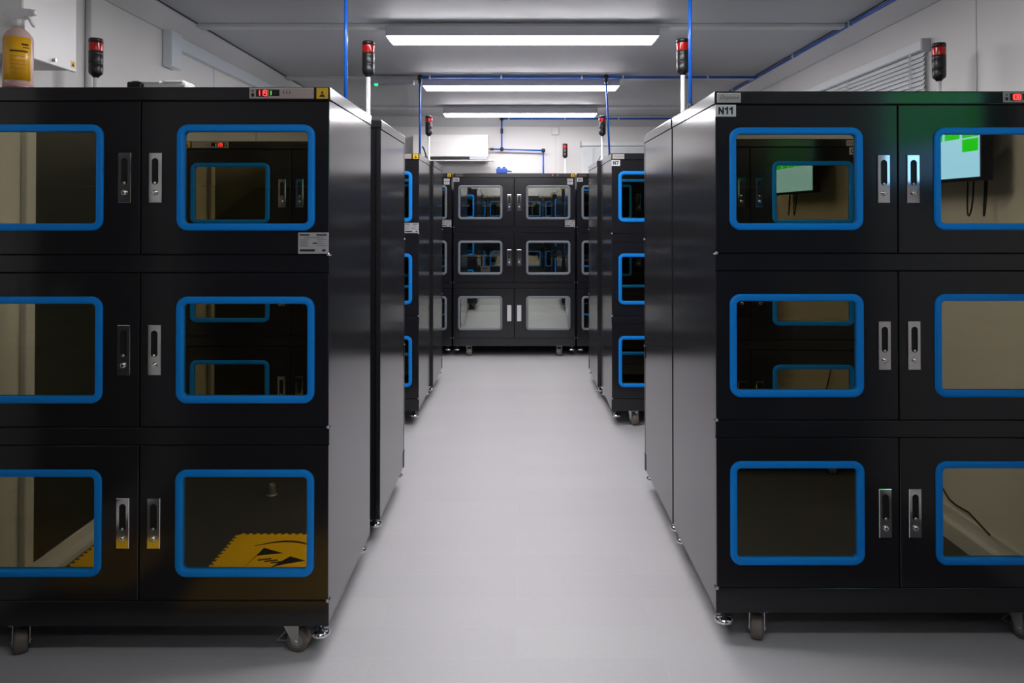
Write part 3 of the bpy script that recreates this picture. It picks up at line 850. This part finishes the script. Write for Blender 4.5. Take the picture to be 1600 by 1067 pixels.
def cards():
    card(721, 734, 317, 322.5, 'pale card at the left edge of the upper left far window')
    card(753.5, 767, 317, 322.5, 'pale card right of the bent tubes, upper left far window')
    card(776, 783, 317, 322.5, 'pale card cut off at the right edge of the upper left far window')
    card(825, 836, 317, 322.5, 'pinkish card at the left edge of the upper right far window')
    card(848, 863, 317, 322.5, 'pinkish card in the middle of the upper right far window')
    card(751, 766, 415, 424.5, 'white card with black writing, bottom of the middle left far window', 'paper_white')
cards()
def bag(name, px0, px1, py0, py1, label, m_, d=7.56, depth=.22, seed=1):
    rnd = random.Random(seed)
    x0, z1 = P(px0, py0, d); x1, z0 = P(px1, py1, d)
    rings = []
    nx = 14
    for i in range(nx + 1):
        f = i / nx
        x = x0 + (x1 - x0) * f
        k = math.sin(PI * min(max(f, .04), .96)) ** .35
        h = (z1 - z0) * k * (0.75 + .25 * rnd.random())
        dd = depth * (0.9 + .1 * rnd.random())
        rings.append([(x, d, z0), (x, d - .008, z0 + h * .5), (x, d + .01, z0 + h), (x, d + dd * .5, z0 + h * (.9 + .2 * rnd.random())), (x, d + dd, z0 + h * .6), (x, d + dd, z0)])
    k = MB(); k.loft(rings, True, True, smooth=False)
    return obj(name, (k, m_), None, (0, 0, 0), 0, label, 'bag')
SM = DOOR_Z[1] + .247
def zpx(z, d): return 334.5 - (z - CAMZ) * FPX / d
bag('folded_bag', 721, 764, zpx(SM + .022, 7.56), zpx(SM, 7.56), 'white folded bags lying on the shelf, middle left far window', 'paper_white')
bag('foil_bag', 765, 784, zpx(SM + .065, 7.56), zpx(SM, 7.56), 'crumpled foil bag on the shelf, middle left far window', 'bag_silver', seed=3)
bag('component_bag', 836, 858, zpx(SM + .05, 7.56), zpx(SM, 7.56), 'dark crumpled bag on the shelf, middle right far window', 'bin_dark', seed=5)
bag('foil_bag', 868, 880, zpx(1.2755 + .05, 7.55), zpx(1.2755, 7.55), 'crumpled foil strip at the bottom of the upper right far window', 'bag_silver', depth=.05, d=7.545, seed=8)

# ------------------------------------------------------------------ floor tiles with the hand-and-arc sign
def puzzle_tile(x0, x1, y0, y1, tooth=.012, pitch=.030):
    pts = []
    def side(a, b, nrm):
        L = (Vector(b) - Vector(a)).length; n_ = int(L / pitch)
        u = (Vector(b) - Vector(a)) / n_; nn = Vector(nrm)
        for i in range(n_):
            p = Vector(a) + u * i
            for f, o in ((0, 0), (.38, 0), (.30, tooth), (.80, tooth), (.72, 0)):
                q = p + u * f + nn * o
                pts.append((q.x, q.y))
    side((x0, y0), (x1, y0), (0, -1)); side((x1, y0), (x1, y1), (1, 0)); side((x1, y1), (x0, y1), (0, 1)); side((x0, y1), (x0, y0), (-1, 0))
    out = []
    for p in pts:
        if not out or (Vector(p) - Vector(out[-1])).length > 1e-5: out.append(p)
    return out
def esd_tile(label, x0, x1, y0, y1, ox, oy, sc):
    k = MB(); k.m(0).poly(puzzle_tile(x0, x1, y0, y1), .0, .006)
    k.m(1)
    def T(p): return (x0 + ox + (p[0] + 1.207) * sc, y0 + oy + (p[1] - 1.496) * sc)
    for tri in ([(-1.054, 1.629), (-.962, 1.677), (-1.06, 1.70), (-1.075, 1.80)], [(-.922, 1.706), (-.851, 1.745), (-.925, 1.775), (-.97, 1.80)]):
        k.poly([T(p) for p in tri], .006, .0072)
    arcp = []
    for i in range(15):
        f = i / 14
        x = -1.10 + .26 * f; y = 1.61 - .052 * math.sin(PI * min(1, f * .98)) + .015 * f
        arcp.append((x, y, .0015 + .006 * math.sin(PI * f)))
    k.poly([T((a, b - c)) for a, b, c in arcp] + [T((a, b + c)) for a, b, c in reversed(arcp)], .006, .0072)
    # three stubby finger bars of the hand
    for i in range(3):
        a = -1.045 + .03 * i
        k.poly([T(p) for p in ((a, 1.735 + .012 * i), (a + .05, 1.722 + .012 * i), (a + .055, 1.730 + .012 * i), (a + .006, 1.745 + .012 * i))], .006, .0072)
    obj('floor_tile', (k, ['mat_yellow', 'label_ink']), None, (0, 0, 0), 0, label, 'floor tile', 'yellow interlocking floor tiles')
mat('tile_dark', (0.055, 0.054, 0.055), rough=0.5)  # for sheets added so the side aisle floors look dark in the panes
def dark_field(label, x0, x1, y0, y1, holes):
    k = MB()
    # cut the field into strips round the yellow tiles
    xs = sorted({x0, x1} | {v for h in holes for v in (h[0], h[1])})
    for a, b in zip(xs[:-1], xs[1:]):
        spans = [(y0, y1)]
        for h in holes:
            if h[0] <= a + 1e-6 and h[1] >= b - 1e-6:
                spans = [q for (p, r) in spans for q in ((p, max(p, min(r, h[2]))), (min(r, max(p, h[3])), r)) if q[1] - q[0] > .01]
        for p, r in spans:
            k.box(a, b, p, r, 0, .004)
    obj('floor_mat', (k, 'tile_dark'), None, (0, 0, 0), 0, label, 'floor mat', 'dark floor mats')
dark_field('dark grey floor mat in the left side aisle, mirrored behind the yellow tile', -1.785, -.62, .30, 2.12, [(-1.207, -.62, 1.496, 2.08), (-1.765, -1.46, 1.52, 1.94)])
dark_field('dark grey floor mat in the right side aisle, mirrored in the lower N11 window', .70, 1.845, .40, 2.12, [])
esd_tile('yellow interlocking floor tile with black sign, mirrored in the lower right window of the near left cabinet', -1.207, -.62, 1.496, 2.08, 0, 0, 1.0)
esd_tile('yellow floor tile against the left skirting, mirrored in the lower left near window', -1.765, -1.46, 1.52, 1.94, 0.02, .09, .72)
kb = thing('rubber_foot', 'small grey ribbed rubber foot left standing on the floor', 'foot', (-1.22, 1.02, 0))
pr = []
for i in range(7): pr += [(.021 - .0005 * i, .010 + i * .006), (.019 - .0005 * i, .013 + i * .006)]
obj('foot_body', (MB().lathe([(.026, 0), (.026, .007)] + pr + [(.016, .056), (.007, .056), (.007, .05)], (0, 0, 0), 20), 'rubber_grey'), kb)
obj('foot_base', (MB().lathe([(.028, 0), (.028, .005), (.026, .007)], (0, 0, 0), 20), 'zinc'), kb)

# ------------------------------------------------------------------ wall screen on the right, mirrored in the N11 windows
TY0, TY1, TZ0, TZ1 = 1.34, 2.09, 1.540, 2.00
tv = thing('wall_screen', 'flat screen with green tiles on the right wall, mirrored in the N11 windows', 'screen', (XR, 0, 0))
obj('casing', (MB().box(-.145, -.10, TY0 - .012, TY1 + .012, TZ0 - .014, TZ1 + .012, .004).box(-.10, -.07, TY0 + .15, TY1 - .15, TZ0 + .08, TZ1 - .08, .004), 'tv_bezel'), tv)
obj('bracket', (MB().box(-.07, 0, (TY0 + TY1) / 2 - .1, (TY0 + TY1) / 2 + .1, TZ0 + .12, TZ1 - .12, .003), 'tv_black'), tv)
obj('display', (MB().box(-.147, -.145, TY0, TY1, TZ0, TZ1), 'tv_screen'), tv)
g = MB()
def tile(a, b, c, d_): g.box(-.1485, -.147, a, b, c, d_)
for i in range(6):
    tile(TY1 - .108 - i * .1205, TY1 - .006 - i * .1205, 1.695, 1.838)
    tile(TY1 - .108 - i * .1205, TY1 - .006 - i * .1205, 1.846, 1.985)
tile(TY1 - .108, TY1 - .006, 1.640, 1.689)
obj('green_tiles', (g, 'tv_green'), tv)
def loop(y, w_, L):
    pts = []
    for i in range(25):
        a = PI * i / 24
        pts.append((-.05 - .01 * math.sin(a), y - w_ * math.cos(a), TZ0 + .04 - L * math.sin(a) ** .5))
    return pts
obj('cable', (MB().tube(loop(1.875, .020, .19), .0035, 6).tube(loop(1.975, .006, .19), .0035, 6), 'tv_black'), tv)
obj('power_cord', (MB().tube([(XR - .008, 1.42, .46), (XR - .008, 1.50, .30), (XR - .012, 1.58, .185), (XR - .012, 1.64, .15), (XR - .012, 1.70, .145), (XR - .012, 1.78, .15), (XR - .012, 1.86, .13), (XR - .03, 1.95, .128)], .004, 6), 'tv_black'), label='thin black cord drooping down the right wall towards the skirting', cat='cord')
